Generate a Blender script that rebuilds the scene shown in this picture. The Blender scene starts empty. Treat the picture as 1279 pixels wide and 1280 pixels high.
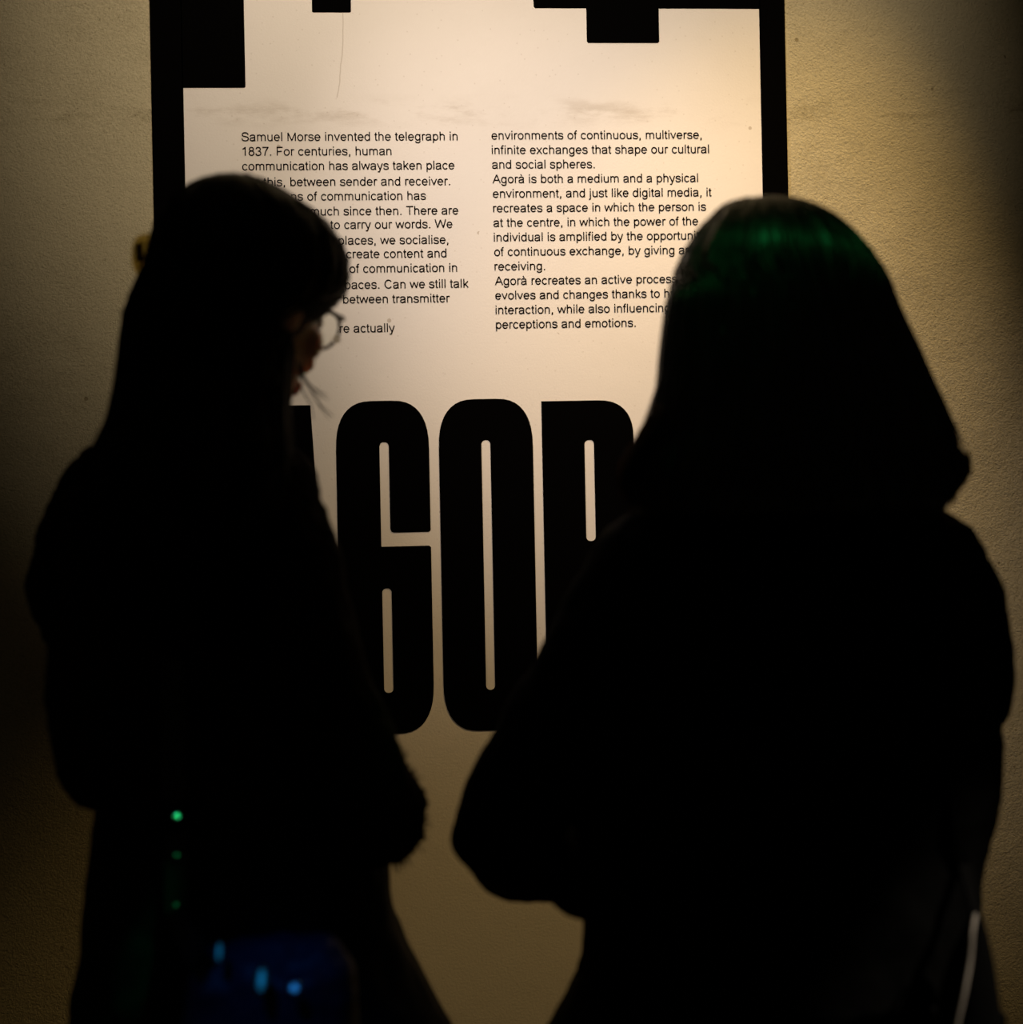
import bpy, bmesh, math, random, os
import numpy as np
from mathutils import Vector, Matrix, noise

scene = bpy.context.scene
col = scene.collection
PI = math.pi
random.seed(7)
rng = np.random.default_rng(7)

# ------------------------------------------------------------------ camera
CZ = 1.40                     # eye height of the photographer
YAW, ROLL = 0.07674, 0.01997
FOCAL_PX, CX, HY = 1778.0, 639.5, 544.1
WALL_Y = 2.35
r_ = Vector((math.cos(YAW), -math.sin(YAW), 0)); u_ = Vector((0, 0, 1)); f_ = Vector((math.sin(YAW), math.cos(YAW), 0))
cX = math.cos(ROLL) * r_ - math.sin(ROLL) * u_
cY = math.sin(ROLL) * r_ + math.cos(ROLL) * u_
cam_d = bpy.data.cameras.new('camera'); cam = bpy.data.objects.new('camera', cam_d); col.objects.link(cam)
cam.matrix_world = Matrix(((cX.x, cY.x, -f_.x, 0), (cX.y, cY.y, -f_.y, 0), (cX.z, cY.z, -f_.z, CZ), (0, 0, 0, 1)))
cam_d.sensor_fit = 'VERTICAL'; cam_d.sensor_height = 36; cam_d.sensor_width = 36
cam_d.lens = 36 * FOCAL_PX / 1280
cam_d.shift_y = -(640 - HY) / 1280
cam_d.clip_start = 0.05
cam_d.dof.use_dof = True; cam_d.dof.focus_distance = WALL_Y; cam_d.dof.aperture_fstop = 2.2
scene.camera = cam

# ------------------------------------------------------------------ light
w = bpy.data.worlds.new('world'); scene.world = w; w.use_nodes = True
w.node_tree.nodes['Background'].inputs[0].default_value = (0.5, 0.42, 0.28, 1)
w.node_tree.nodes['Background'].inputs[1].default_value = 0.018
scene.view_settings.view_transform = 'Standard'; scene.view_settings.look = 'None'
scene.view_settings.exposure = 0.0; scene.view_settings.gamma = 1.0
scene.view_settings.use_curve_mapping = False

def W(px, py, Y):
    """the point of the place seen at photo pixel (px, py) that lies at distance Y along the room"""
    d = cX * ((px - CX) / FOCAL_PX) + cY * ((HY - py) / FOCAL_PX) + f_
    d = d * (Y / d.y)
    return Vector((d.x, d.y, d.z + CZ))
def spot(name, loc, aim, energy, color, size, blend, radius=0.05):
    d = bpy.data.lights.new(name, 'SPOT'); o = bpy.data.objects.new(name, d); col.objects.link(o)
    o.location = loc
    o.rotation_euler = (Vector(aim) - Vector(loc)).to_track_quat('-Z', 'Y').to_euler()
    d.energy = energy; d.color = color; d.spot_size = math.radians(size); d.spot_blend = blend; d.shadow_soft_size = radius
    return o
spot('upper_wall_spotlight', (0.086, 0.812, 2.984), (0.125, WALL_Y, 2.186), 121, (1.0, 0.82, 0.645), 58.2, 0.988, 0.03)
spot('left_wall_spotlight', (-0.989, 0.90, 3.288), (0.412, WALL_Y, 1.539), 163, (1.0, 0.84, 0.80), 24.0, 0.987, 0.03)
spot('amber_wall_wash', (1.0, 1.775, 3.0), (0.272, WALL_Y, 0.515), 115, (1.0, 0.658, 0.256), 43.9, 0.961, 0.03)
spot('bag_piping_fill', (1.7, 0.75, 2.5), W(1212, 1230, 1.36), 70, (1.0, 0.85, 0.66), 7, 0.6, 0.03)  # added fill lamp with no known source, brightens the handbag piping
# two green show lamps glance off the crown of the right head
GREEN = Vector((0.46, 0.70, 3.3))
for name, px, az in (('green_spotlight_west', 922, -15), ('green_spotlight_east', 1004, 17)):
    p = W(px, 318, 1.42); v = (Vector((0, 0, CZ)) - p).normalized(); e = math.radians(28); a = math.radians(az)
    n = Vector((math.sin(a) * math.cos(e), -math.cos(a) * math.cos(e), math.sin(e))); L = 2 * n.dot(v) * n - v
    spot(name, p + L * 1.75, p, 14, (0.04, 1.0, 0.22), 4.6, 0.8, 0.04)
spot('green_stud_spotlight', GREEN, W(221, 1019, 1.40), 115, (0.03, 1.0, 0.30), 1.35, 0.9, 0.008)
BLUE = Vector((-0.55, 0.15, 2.6))
spot('blue_spotlight', BLUE, W(362, 1222, 1.32), 20, (0.02, 0.28, 1.0), 6.8, 1.0, 0.05)

# ------------------------------------------------------------------ helpers
def PX(Y, m):                  # metres -> px at Y
    return m * FOCAL_PX / Y

def mat(name, base, rough=0.6, spec=0.3, metal=0.0, **kw):
    m = bpy.data.materials.new(name); m.use_nodes = True
    b = m.node_tree.nodes['Principled BSDF']
    b.inputs['Base Color'].default_value = (*base, 1); b.inputs['Roughness'].default_value = rough
    b.inputs['Specular IOR Level'].default_value = spec; b.inputs['Metallic'].default_value = metal
    for k, v in kw.items(): b.inputs[k].default_value = v
    return m
def nd(m, t, **kw):
    n = m.node_tree.nodes.new(t)
    for k, v in kw.items(): setattr(n, k, v)
    return n
def lk(m, a, b): m.node_tree.links.new(a, b)
def bsdf(m): return m.node_tree.nodes['Principled BSDF']
def weave(m, scale, strength, dist=0.002):
    tc = nd(m, 'ShaderNodeTexCoord'); n = nd(m, 'ShaderNodeTexNoise'); n.inputs['Scale'].default_value = scale; n.inputs['Detail'].default_value = 5
    lk(m, tc.outputs['Object'], n.inputs['Vector'])
    bp = nd(m, 'ShaderNodeBump'); bp.inputs['Strength'].default_value = strength; bp.inputs['Distance'].default_value = dist
    lk(m, n.outputs['Fac'], bp.inputs['Height']); lk(m, bp.outputs['Normal'], bsdf(m).inputs['Normal'])
    return m

def plaster(name, base, dark, bump, smudge, panel=False):
    m = mat(name, base, 0.95, 0.0); b = bsdf(m)
    tc = nd(m, 'ShaderNodeTexCoord'); O = tc.outputs['Object']
    def math_(op, a, bb=None, clamp=False):
        n = nd(m, 'ShaderNodeMath', operation=op, use_clamp=clamp)
        for i, v in enumerate((a, bb)):
            if v is None: continue
            if isinstance(v, (int, float)): n.inputs[i].default_value = v
            else: lk(m, v, n.inputs[i])
        return n.outputs[0]
    def noise_(scale, detail=4, rough=0.55, vec=None):
        n = nd(m, 'ShaderNodeTexNoise'); n.inputs['Scale'].default_value = scale; n.inputs['Detail'].default_value = detail; n.inputs['Roughness'].default_value = rough
        lk(m, vec or O, n.inputs['Vector']); return n.outputs['Fac']
    def smooth(x, lo, hi):
        n = nd(m, 'ShaderNodeMapRange', interpolation_type='SMOOTHSTEP')
        lk(m, x, n.inputs['Value']); n.inputs['From Min'].default_value = lo; n.inputs['From Max'].default_value = hi
        return n.outputs['Result']
    sx = nd(m, 'ShaderNodeSeparateXYZ'); lk(m, O, sx.inputs[0]); X, Z = sx.outputs['X'], sx.outputs['Z']
    fac = math_('MULTIPLY', smooth(noise_(3.0, 6, 0.6), 0.42, 0.75), smudge)
    # a worn, rubbed band that runs along the plaster at picture height
    mp = nd(m, 'ShaderNodeMapping'); mp.inputs['Scale'].default_value = (9, 1, 30); lk(m, O, mp.inputs['Vector'])
    bz = W(640, 140, WALL_Y).z
    band = math_('SUBTRACT', 1.0, smooth(math_('ABSOLUTE', math_('SUBTRACT', Z, bz)), 0.0, 0.035))
    fac = math_('ADD', fac, math_('MULTIPLY', math_('MULTIPLY', band, smooth(noise_(1.0, 6, 0.7, mp.outputs[0]), 0.45, 0.72)), 0.55 if panel else 0.8))
    # pinholes and specks
    v = nd(m, 'ShaderNodeTexVoronoi'); v.inputs['Scale'].default_value = 16; v.inputs['Randomness'].default_value = 1.0; lk(m, O, v.inputs['Vector'])
    speck = math_('MULTIPLY', math_('LESS_THAN', v.outputs['Distance'], 0.055), math_('GREATER_THAN', noise_(9, 2), 0.5))
    fac = math_('ADD', fac, math_('MULTIPLY', speck, 0.8 if panel else 0.9))
    v2 = nd(m, 'ShaderNodeTexVoronoi'); v2.inputs['Scale'].default_value = 70; lk(m, O, v2.inputs['Vector'])
    fac = math_('ADD', fac, math_('MULTIPLY', math_('LESS_THAN', v2.outputs['Distance'], 0.10), 0.25 if panel else 0.5))
    if panel:   # a thin crack running down under the small square
        p0, p1 = W(429, 16, WALL_Y), W(421, 122, WALL_Y)
        t = math_('DIVIDE', math_('SUBTRACT', p0.z, Z), p0.z - p1.z)
        cx = math_('ADD', math_('ADD', p0.x, math_('MULTIPLY', math_('MULTIPLY', t, t), p1.x - p0.x)), math_('MULTIPLY', math_('SUBTRACT', noise_(25, 2), 0.5), 0.006))
        line = math_('LESS_THAN', math_('ABSOLUTE', math_('SUBTRACT', X, cx)), 0.0009)
        inside = math_('MULTIPLY', math_('GREATER_THAN', t, 0.0), math_('LESS_THAN', t, 1.0))
        fac = math_('ADD', fac, math_('MULTIPLY', math_('MULTIPLY', line, inside), 0.55))
    h = math_('ADD', math_('MULTIPLY', noise_(280, 3, 0.7), 0.6), math_('ADD', math_('MULTIPLY', noise_(80, 4), 0.22), math_('MULTIPLY', noise_(7, 3), 1.4)))
    if not panel:
        fac = math_('ADD', fac, math_('MULTIPLY', math_('SUBTRACT', noise_(240, 2, 0.8), 0.5), 1.1), True)
    fac = math_('MINIMUM', fac, 1.0)
    mx = nd(m, 'ShaderNodeMix', data_type='RGBA'); lk(m, fac, mx.inputs[0]); mx.inputs[6].default_value = (*base, 1); mx.inputs[7].default_value = (*dark, 1)
    lk(m, mx.outputs[2], b.inputs['Base Color'])
    bp = nd(m, 'ShaderNodeBump'); bp.inputs['Strength'].default_value = bump; bp.inputs['Distance'].default_value = 0.006
    lk(m, h, bp.inputs['Height']); lk(m, bp.outputs['Normal'], b.inputs['Normal'])
    return m

M = {}
M['wall'] = plaster('wall_plaster', (0.55, 0.485, 0.305), (0.28, 0.235, 0.13), 0.75, 0.35)
M['panel'] = plaster('panel_paint', (0.83, 0.78, 0.70), (0.52, 0.45, 0.36), 0.12, 0.12, True)
M['floor'] = weave(mat('dark_concrete', (0.02, 0.018, 0.016), 0.8, 0.2), 30, 0.3)
M['vinyl'] = mat('black_vinyl', (0.0015, 0.0013, 0.0012), 1.0, 0.0)
M['ink'] = mat('black_ink', (0.006, 0.004, 0.003), 1.0, 0.0)
M['skin'] = weave(mat('skin', (0.70, 0.45, 0.29), 0.55, 0.3, **{'Subsurface Weight': 0.6, 'Subsurface Scale': 0.03}), 160, 0.15, 0.0008)
M['wool'] = weave(mat('black_wool', (0.006, 0.005, 0.0045), 0.95, 0.04), 220, 0.8, 0.003)
M['fuzz'] = weave(mat('dark_brown_wool', (0.016, 0.010, 0.007), 0.95, 0.04), 220, 0.8, 0.003)
M['coat'] = weave(mat('black_coat_cloth', (0.005, 0.005, 0.005), 0.9, 0.05), 300, 0.5)
M['skirt'] = weave(mat('black_skirt_cloth', (0.005, 0.005, 0.006), 0.7, 0.12), 200, 0.4)
M['leather'] = mat('black_leather', (0.006, 0.006, 0.006), 0.45, 0.3)
M['patent'] = weave(mat('navy_patent', (0.005, 0.014, 0.046), 0.46, 0.2), 14, 0.55, 0.02)
M['hair'] = mat('dark_hair', (0.007, 0.005, 0.004), 0.55, 0.15)
M['gloss_hair'] = mat('glossy_dark_hair', (0.012, 0.009, 0.006), 0.36, 0.5)
M['metal'] = mat('silver_metal', (0.75, 0.75, 0.75), 0.22, 0.5, 1.0)
M['gunmetal'] = mat('gunmetal', (0.34, 0.42, 0.40), 0.30, 0.5, 1.0)
M['teal_tint'] = mat('green_tinted_metal', (0.10, 0.22, 0.15), 0.32, 0.5, 1.0)  # gunmetal copy with the teal of the glints put into its colour
M['dull'] = mat('dimmed_stud_metal', (0.05, 0.05, 0.055), 0.3, 0.5, 1.0)  # darker copy of the stud metal, the dimmer glint put into its colour
M['rim'] = mat('dark_metal_rim', (0.10, 0.075, 0.05), 0.35, 0.5, 0.8)
M['trim'] = mat('light_grey_piping', (0.55, 0.50, 0.45), 0.6, 0.3)
M['eye'] = mat('eye_white', (0.7, 0.68, 0.64), 0.2, 0.5)
M['iris'] = mat('dark_iris', (0.03, 0.015, 0.008), 0.1, 0.5)
def translucent(name, colr, mixv):
    m = bpy.data.materials.new(name); m.use_nodes = True; b = bsdf(m); out = m.node_tree.nodes['Material Output']
    b.inputs['Base Color'].default_value = (*colr, 1); b.inputs['Roughness'].default_value = 0.3
    tr = nd(m, 'ShaderNodeBsdfTransparent'); tr.inputs[0].default_value = (0.93, 0.88, 0.66, 1); s2 = nd(m, 'ShaderNodeMixShader'); s2.inputs[0].default_value = 0.86
    t = nd(m, 'ShaderNodeBsdfTranslucent'); t.inputs['Color'].default_value = (*colr, 1)
    s = nd(m, 'ShaderNodeMixShader'); s.inputs[0].default_value = mixv
    lk(m, b.outputs[0], s.inputs[1]); lk(m, t.outputs[0], s.inputs[2]); lk(m, s.outputs[0], s2.inputs[1]); lk(m, tr.outputs[0], s2.inputs[2]); lk(m, s2.outputs[0], out.inputs[0]); return m
M['amber'] = translucent('amber_plastic', (0.62, 0.47, 0.16), 0.75)
bd = bpy.data.materials.new('pale_glint'); bd.use_nodes = True
bt = nd(bd, 'ShaderNodeBsdfTranslucent'); bt.inputs[0].default_value = (0.95, 0.94, 0.90, 1); lk(bd, bt.outputs[0], bd.node_tree.nodes['Material Output'].inputs[0]); M['rim_highlight'] = bd  # pale translucent colour standing in for a highlight on the glasses
ht = bpy.data.materials.new('brown_hair_ends'); ht.use_nodes = True
h1 = nd(ht, 'ShaderNodeBsdfTranslucent'); h1.inputs[0].default_value = (0.30, 0.19, 0.08, 1); h2 = nd(ht, 'ShaderNodeMixShader'); h2.inputs[0].default_value = 0.6
b0 = ht.node_tree.nodes['Principled BSDF']; b0.inputs['Base Color'].default_value = (0.03, 0.018, 0.009, 1); b0.inputs['Roughness'].default_value = 0.5; b0.inputs['Specular IOR Level'].default_value = 0.2
lk(ht, b0.outputs[0], h2.inputs[1]); lk(ht, h1.outputs[0], h2.inputs[2]); lk(ht, h2.outputs[0], ht.node_tree.nodes['Material Output'].inputs[0]); M['hair_tip'] = ht
M['glass'] = mat('lens_glass', (1, 1, 1), 0.0, 0.5, **{'Transmission Weight': 1.0, 'IOR': 1.0, 'Alpha': 1.0})
# thin lens: mostly clear, slightly tinted
g = bpy.data.materials.new('spectacle_lens'); g.use_nodes = True
tb = nd(g, 'ShaderNodeBsdfTransparent'); tb.inputs[0].default_value = (0.96, 0.97, 0.94, 1)
gb = nd(g, 'ShaderNodeBsdfGlossy'); gb.inputs['Roughness'].default_value = 0.03
gm = nd(g, 'ShaderNodeMixShader'); gm.inputs[0].default_value = 0.05
lk(g, tb.outputs[0], gm.inputs[1]); lk(g, gb.outputs[0], gm.inputs[2]); lk(g, gm.outputs[0], g.node_tree.nodes['Material Output'].inputs[0])
M['glass'] = g

def link_mesh(name, me, m, parent=None, smooth=True):
    o = bpy.data.objects.new(name, me); col.objects.link(o)
    if m is not None:
        me.materials.clear(); me.materials.append(m)
    if smooth:
        for p in me.polygons: p.use_smooth = True
    if parent is not None: o.parent = parent; o.matrix_parent_inverse = Matrix()
    return o
def obj(name, bm, m, parent=None, smooth=True):
    bmesh.ops.recalc_face_normals(bm, faces=bm.faces)
    me = bpy.data.meshes.new(name); bm.to_mesh(me); bm.free()
    return link_mesh(name, me, m, parent, smooth)
def tag(o, label, cat, group=None):
    o['label'] = label; o['category'] = cat
    if group: o['group'] = group
    return o
def empty(name, loc=(0, 0, 0)):
    o = bpy.data.objects.new(name, None); col.objects.link(o); o.empty_display_size = 0.1; return o

def grid_faces(bm, rows, closed):
    n = len(rows[0])
    for a, b in zip(rows[:-1], rows[1:]):
        for i in range(n if closed else n - 1):
            j = (i + 1) % n
            try: bm.faces.new((a[i], a[j], b[j], b[i]))
            except ValueError: pass
def loft(bm, rings, n=40, power=2.0):
    """rings: (centre Vector, half width, half depth[, yaw]) horizontal, top to bottom; capped"""
    rows = []
    for rg in rings:
        c, a, b = rg[:3]; yw = rg[3] if len(rg) > 3 else 0
        row = []
        for i in range(n):
            t = 2 * PI * i / n
            ct, st = math.cos(t), math.sin(t)
            x = a * math.copysign(abs(ct) ** (2 / power), ct); y = b * math.copysign(abs(st) ** (2 / power), st)
            row.append(bm.verts.new((c.x + x * math.cos(yw) - y * math.sin(yw), c.y + x * math.sin(yw) + y * math.cos(yw), c.z)))
        rows.append(row)
    grid_faces(bm, rows, True)
    bm.faces.new(rows[0]); bm.faces.new(list(reversed(rows[-1])))
def tube(bm, pts, rad, n=16, flat=None, caps=True, sub=4):
    """round capped tube through points (Catmull-Rom), rad per point; flat=(normal, factor) squashes it"""
    P = [Vector(p) for p in pts]; R = list(rad) if hasattr(rad, '__len__') else [rad] * len(P)
    if len(P) > 2 and sub > 1:
        Q, S = [], []
        for i in range(len(P) - 1):
            p0 = P[max(i - 1, 0)]; p1 = P[i]; p2 = P[i + 1]; p3 = P[min(i + 2, len(P) - 1)]
            for k in range(sub):
                t = k / sub
                Q.append(0.5 * ((2 * p1) + (p2 - p0) * t + (2 * p0 - 5 * p1 + 4 * p2 - p3) * t * t + (3 * p1 - p0 - 3 * p2 + p3) * t ** 3))
                S.append(R[i] * (1 - t) + R[i + 1] * t)
        Q.append(P[-1]); S.append(R[-1]); P, R = Q, S
    if caps:
        d0 = (P[0] - P[1]).normalized(); d1 = (P[-1] - P[-2]).normalized()
        pre = [(P[0] + d0 * R[0] * s, R[0] * math.sqrt(max(1 - s * s, 0.0004))) for s in (0.98, 0.8, 0.45)]
        post = [(P[-1] + d1 * R[-1] * s, R[-1] * math.sqrt(max(1 - s * s, 0.0004))) for s in (0.45, 0.8, 0.98)]
        P = [p for p, _ in pre] + P + [p for p, _ in post]; R = [q for _, q in pre] + R + [q for _, q in post]
    t0 = (P[1] - P[0]).normalized()
    nrm = t0.orthogonal().normalized(); rows = []
    for i, p in enumerate(P):
        t = (P[min(i + 1, len(P) - 1)] - P[max(i - 1, 0)]).normalized()
        nrm = (nrm - t * nrm.dot(t)).normalized(); bi = t.cross(nrm)
        row = []
        for k in range(n):
            a = 2 * PI * k / n
            v = (nrm * math.cos(a) + bi * math.sin(a)) * R[i]
            if flat: v = v - flat[0] * v.dot(flat[0]) * (1 - flat[1])
            row.append(bm.verts.new(p + v))
        rows.append(row)
    grid_faces(bm, rows, True); bm.faces.new(rows[0]); bm.faces.new(list(reversed(rows[-1])))
def ellipsoid(bm, c, r, mtx=None, u=20, v=12):
    mm = Matrix.Translation(Vector(c)) @ (mtx.to_4x4() if mtx is not None else Matrix()) @ Matrix.Diagonal((*r, 1))
    bmesh.ops.create_uvsphere(bm, u_segments=u, v_segments=v, radius=1.0, matrix=mm)
def box(bm, lo, hi):
    lo, hi = Vector(lo), Vector(hi); c = (lo + hi) / 2; s = hi - lo
    bmesh.ops.create_cube(bm, size=1.0, matrix=Matrix.Translation(c) @ Matrix.Diagonal((s.x, s.y, s.z, 1)))
def fuse(name, bm, m, voxel, smooth=6, wrinkle=None, parent=None):
    """melt overlapping closed shapes into one continuous surface"""
    bmesh.ops.recalc_face_normals(bm, faces=bm.faces)
    me = bpy.data.meshes.new('t'); bm.to_mesh(me); bm.free()
    o = bpy.data.objects.new('t', me); col.objects.link(o)
    md = o.modifiers.new('r', 'REMESH'); md.mode = 'VOXEL'; md.voxel_size = voxel
    if smooth:
        s = o.modifiers.new('s', 'SMOOTH'); s.iterations = smooth; s.factor = 0.5
    for k, (size, strength) in enumerate(wrinkle or []):
        tx = bpy.data.textures.new('clouds', 'CLOUDS'); tx.noise_scale = size; tx.noise_depth = 2
        d = o.modifiers.new('d%d' % k, 'DISPLACE'); d.texture = tx; d.strength = strength; d.mid_level = 0.5; d.texture_coords = 'GLOBAL'
    dg = bpy.context.evaluated_depsgraph_get(); dg.update()
    res = bpy.data.meshes.new_from_object(o.evaluated_get(dg))
    bpy.data.objects.remove(o); bpy.data.meshes.remove(me)
    return link_mesh(name, res, m, parent)
def rg(py, L, R, Y, b, yaw=0):
    p, q = W(L, py, Y), W(R, py, Y)
    return ((p + q) / 2, (q - p).length / 2, b, yaw)

# ------------------------------------------------------------------ setting
def setting(name, lo, hi, m):
    bm = bmesh.new(); box(bm, lo, hi); o = obj(name, bm, m, None, False); o['kind'] = 'structure'; return o
setting('wall_back', (-3.2, WALL_Y + 0.0055, 0), (3.2, WALL_Y + 0.2, 3.6), M['wall'])
setting('floor', (-3.2, -1.2, -0.1), (3.2, WALL_Y + 0.2, 0), M['floor'])

# ------------------------------------------------------------------ exhibition panel
panel = empty('exhibition_panel'); tag(panel, 'cream wall panel with black border, two text columns and giant black letters', 'panel')
XL = W(189.6, 120, WALL_Y).x; XLi = (W(229.4, 111, WALL_Y).x + W(231.6, 238.6, WALL_Y).x) / 2
XR = W(983, 120, WALL_Y).x; XRi = (W(949, 11, WALL_Y).x + W(953.5, 242, WALL_Y).x) / 2
ZT = W(640, -95, WALL_Y).z; ZB = 0.16
bm = bmesh.new(); box(bm, (XL, WALL_Y, ZB), (XR, WALL_Y + 0.004, ZT))
obj('panel_board', bm, M['panel'], panel, False)
VY = WALL_Y - 0.0006
def plate(name, polys, parent, m='vinyl', holes=False):
    """flat vinyl shapes: a 2-D filled curve turned to mesh, 0.6 mm thick"""
    cu = bpy.data.curves.new(name, 'CURVE'); cu.dimensions = '2D'; cu.fill_mode = 'BOTH'; cu.extrude = 0.0003
    for pts in polys:
        s = cu.splines.new('POLY'); s.points.add(len(pts) - 1); s.use_cyclic_u = True
        for i, (x, z) in enumerate(pts): s.points[i].co = (x, z, 0, 1)
    t = bpy.data.objects.new('t', cu); col.objects.link(t)
    dg = bpy.context.evaluated_depsgraph_get(); dg.update()
    me = bpy.data.meshes.new_from_object(t.evaluated_get(dg)); bpy.data.objects.remove(t)
    me.transform(Matrix.Translation((0, VY + 0.0003, 0)) @ Matrix.Rotation(PI / 2, 4, 'X'))
    return link_mesh(name, me, M[m], parent, False)
def rrect(x0, z0, x1, z1, r, k=6, rs=None):
    """rounded rectangle; rs gives (bl, br, tr, tl) radii"""
    rs = rs or (r, r, r, r); out = []
    for (cx, cz, sx, sz, a0), q in zip(((x0, z0, 1, 1, PI), (x1, z0, -1, 1, 1.5 * PI), (x1, z1, -1, -1, 0), (x0, z1, 1, -1, PI / 2)), rs):
        if q <= 0: out.append((cx, cz)); continue
        for i in range(k + 1):
            a = a0 + PI / 2 * i / k
            out.append((cx + sx * q + q * math.cos(a), cz + sz * q + q * math.sin(a)))
    return out
wx = lambda px, py: W(px, py, WALL_Y).x
wz = lambda px, py: W(px, py, WALL_Y).z
U = WALL_Y / FOCAL_PX           # one photo pixel on the wall
zt2 = ZT - 32 * U
plate('border', [[(XL, ZB), (XR, ZB), (XR, ZT), (XL, ZT)], [(XLi, ZB + 32 * U), (XRi, ZB + 32 * U), (XRi, zt2), (XLi, zt2)]], panel)
plate('corner_square', [rrect(XLi - 0.002, wz(268, 109.9), wx(306, 60), zt2 + 0.002, 0, rs=(0, 2 * U, 0, 0))], panel)
plate('top_square', [rrect(wx(390, 8), wz(414, 15.6), wx(438.8, 8), zt2 + 0.002, 0, rs=(2 * U, 2 * U, 0, 0))], panel)
x0, x1 = wx(667, 8), XRi + 0.002; zb = wz(810, 10.6); s0, s1, sz = wx(733.2, 30), wx(823.8, 30), wz(778, 53.8)
plate('top_bar', [[(x0, zb + 2 * U), (x0 + 2 * U, zb), (s0, zb), (s0, sz + 2 * U), (s0 + 2 * U, sz), (s1 - 2 * U, sz), (s1, sz + 2 * U), (s1, zb), (x1, zb), (x1, zt2 + 0.002), (x0, zt2 + 0.002)]], panel)

# giant letters: superellipse corners, all numbers are photo pixels taken to the wall
def squircle(x0, z0, x1, z1, rx, rz, k=10, which=(1, 1, 1, 1), p=2.5):
    out = []
    for (cx, cz, sx, sz, a0), on in zip(((x0, z0, 1, 1, PI), (x1, z0, -1, 1, 1.5 * PI), (x1, z1, -1, -1, 0), (x0, z1, 1, -1, PI / 2)), which):
        if not on: out.append((cx, cz)); continue
        for i in range(k + 1):
            a = a0 + PI / 2 * i / k; c, s = math.cos(a), math.sin(a)
            out.append((cx + sx * rx + rx * math.copysign(abs(c) ** (2 / p), c), cz + sz * rz + rz * math.copysign(abs(s) ** (2 / p), s)))
    return out
zt, zb_ = wz(607, 498.7), wz(600, 913.3)            # round letters
zf, zg = wz(700, 501.2), wz(600, 911)               # flat letters
RX, RZ = 46 * U, 62 * U
# G
gx0, gx1 = wx(419.8, 553), (wx(536.4, 553) + wx(542.6, 869.6)) / 2
c0, c1 = wx(475.2, 600), wx(486.8, 600)
zc = wz(480, 552.6); slot_t, slot_b = wz(510, 665.2), wz(510, 682.6)
low_t, low_b = wz(485, 735.2), wz(486, 866)
q = squircle(gx0, zb_, gx1, zt, RX, RZ); h = len(q) // 4
e = 2.2 * U
ring = q[:2 * h] + [(gx1, slot_b - e), (gx1 - e, slot_b), (c0 + e * .3, slot_b), (c0, slot_b + e * .3), (c0, zc - 5 * U), (c0 + 1.5 * U, zc - 1.3 * U), (c0 + 4 * U, zc), (c1 - 4 * U, zc), (c1 - 1.5 * U, zc - 1.3 * U), (c1, zc - 5 * U), (c1, slot_t + 2 * e), (c1 + e * .6, slot_t + e * .6), (c1 + 2 * e, slot_t), (gx1 - e, slot_t), (gx1, slot_t + e)] + q[2 * h:]
plate('letter', [ring, rrect(c0, low_b, c1, low_t, 5 * U)], panel)
# O
ox0, ox1 = (wx(548.3, 553) + wx(554.7, 860)) / 2, (wx(666, 553) + wx(672, 800)) / 2
ox1 = wx(666.2, 553)
plate('letter', [squircle(ox0, zb_, ox1, zt, RX, RZ), rrect((wx(601.7, 560) + wx(608, 855)) / 2, wz(612, 862.3), (wx(613, 560) + wx(619, 855)) / 2, wz(607, 549.8), 5.4 * U)], panel)
# R
rx0 = (wx(677, 505) + wx(681.9, 781)) / 2; rx1 = rx0 + (gx1 - gx0) * 1.005
k0, k1 = wx(730.8, 560), wx(742.6, 560); zk0, zk1 = wz(738, 676.2), wz(736, 549.8)
qq = squircle(rx0, zg, rx1, zf, RX, RZ, which=(0, 0, 1, 0))
zm = wz(790, 722)
bump = squircle(rx0, zm, rx1, zf, RX, RZ * .8, which=(0, 1, 1, 0))
leg = squircle(rx0, zg, rx1, zm + 2 * U, RX * .8, RZ * .7, which=(0, 0, 1, 0))
out = [(rx0, zg), (k0, zg), (k0, zk0 - 52 * U), (k1, zk0 - 52 * U), (k1, zg), (rx1, zg)] + leg[2:-1] + bump[1:-1][::1] + [(rx0, zf)]
plate('letter', [out, rrect(k0, zk0, k1, zk1, 5.2 * U)], panel)
# A and accented A (tapered)
def letter_a(xc, accent):
    ht, hb = 43 * U, 64 * U
    zsl = zg + 88 * U
    outer = [(xc - hb, zg), (xc - hb + 54 * U, zg), (xc - hb + 58 * U, zsl), (xc + hb - 58 * U, zsl), (xc + hb - 54 * U, zg), (xc + hb, zg), (xc + ht, zfa), (xc - ht, zfa)]
    polys = [outer, [(xc - 5 * U, zg + 120 * U), (xc + 5 * U, zg + 120 * U), (xc + 2 * U, zfa - 62 * U), (xc - 2 * U, zfa - 62 * U)]]
    if accent: polys.append([(xc - 34 * U, zfa + 46 * U), (xc - 4 * U, zfa + 46 * U), (xc + 16 * U, zfa + 10 * U), (xc - 6 * U, zfa + 10 * U)])
    plate('letter', polys, panel)
zfa = wz(380, 506.6)
letter_a(wx(388, 507) - 43 * U, False)
letter_a(rx1 + 70 * U, True)

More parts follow.
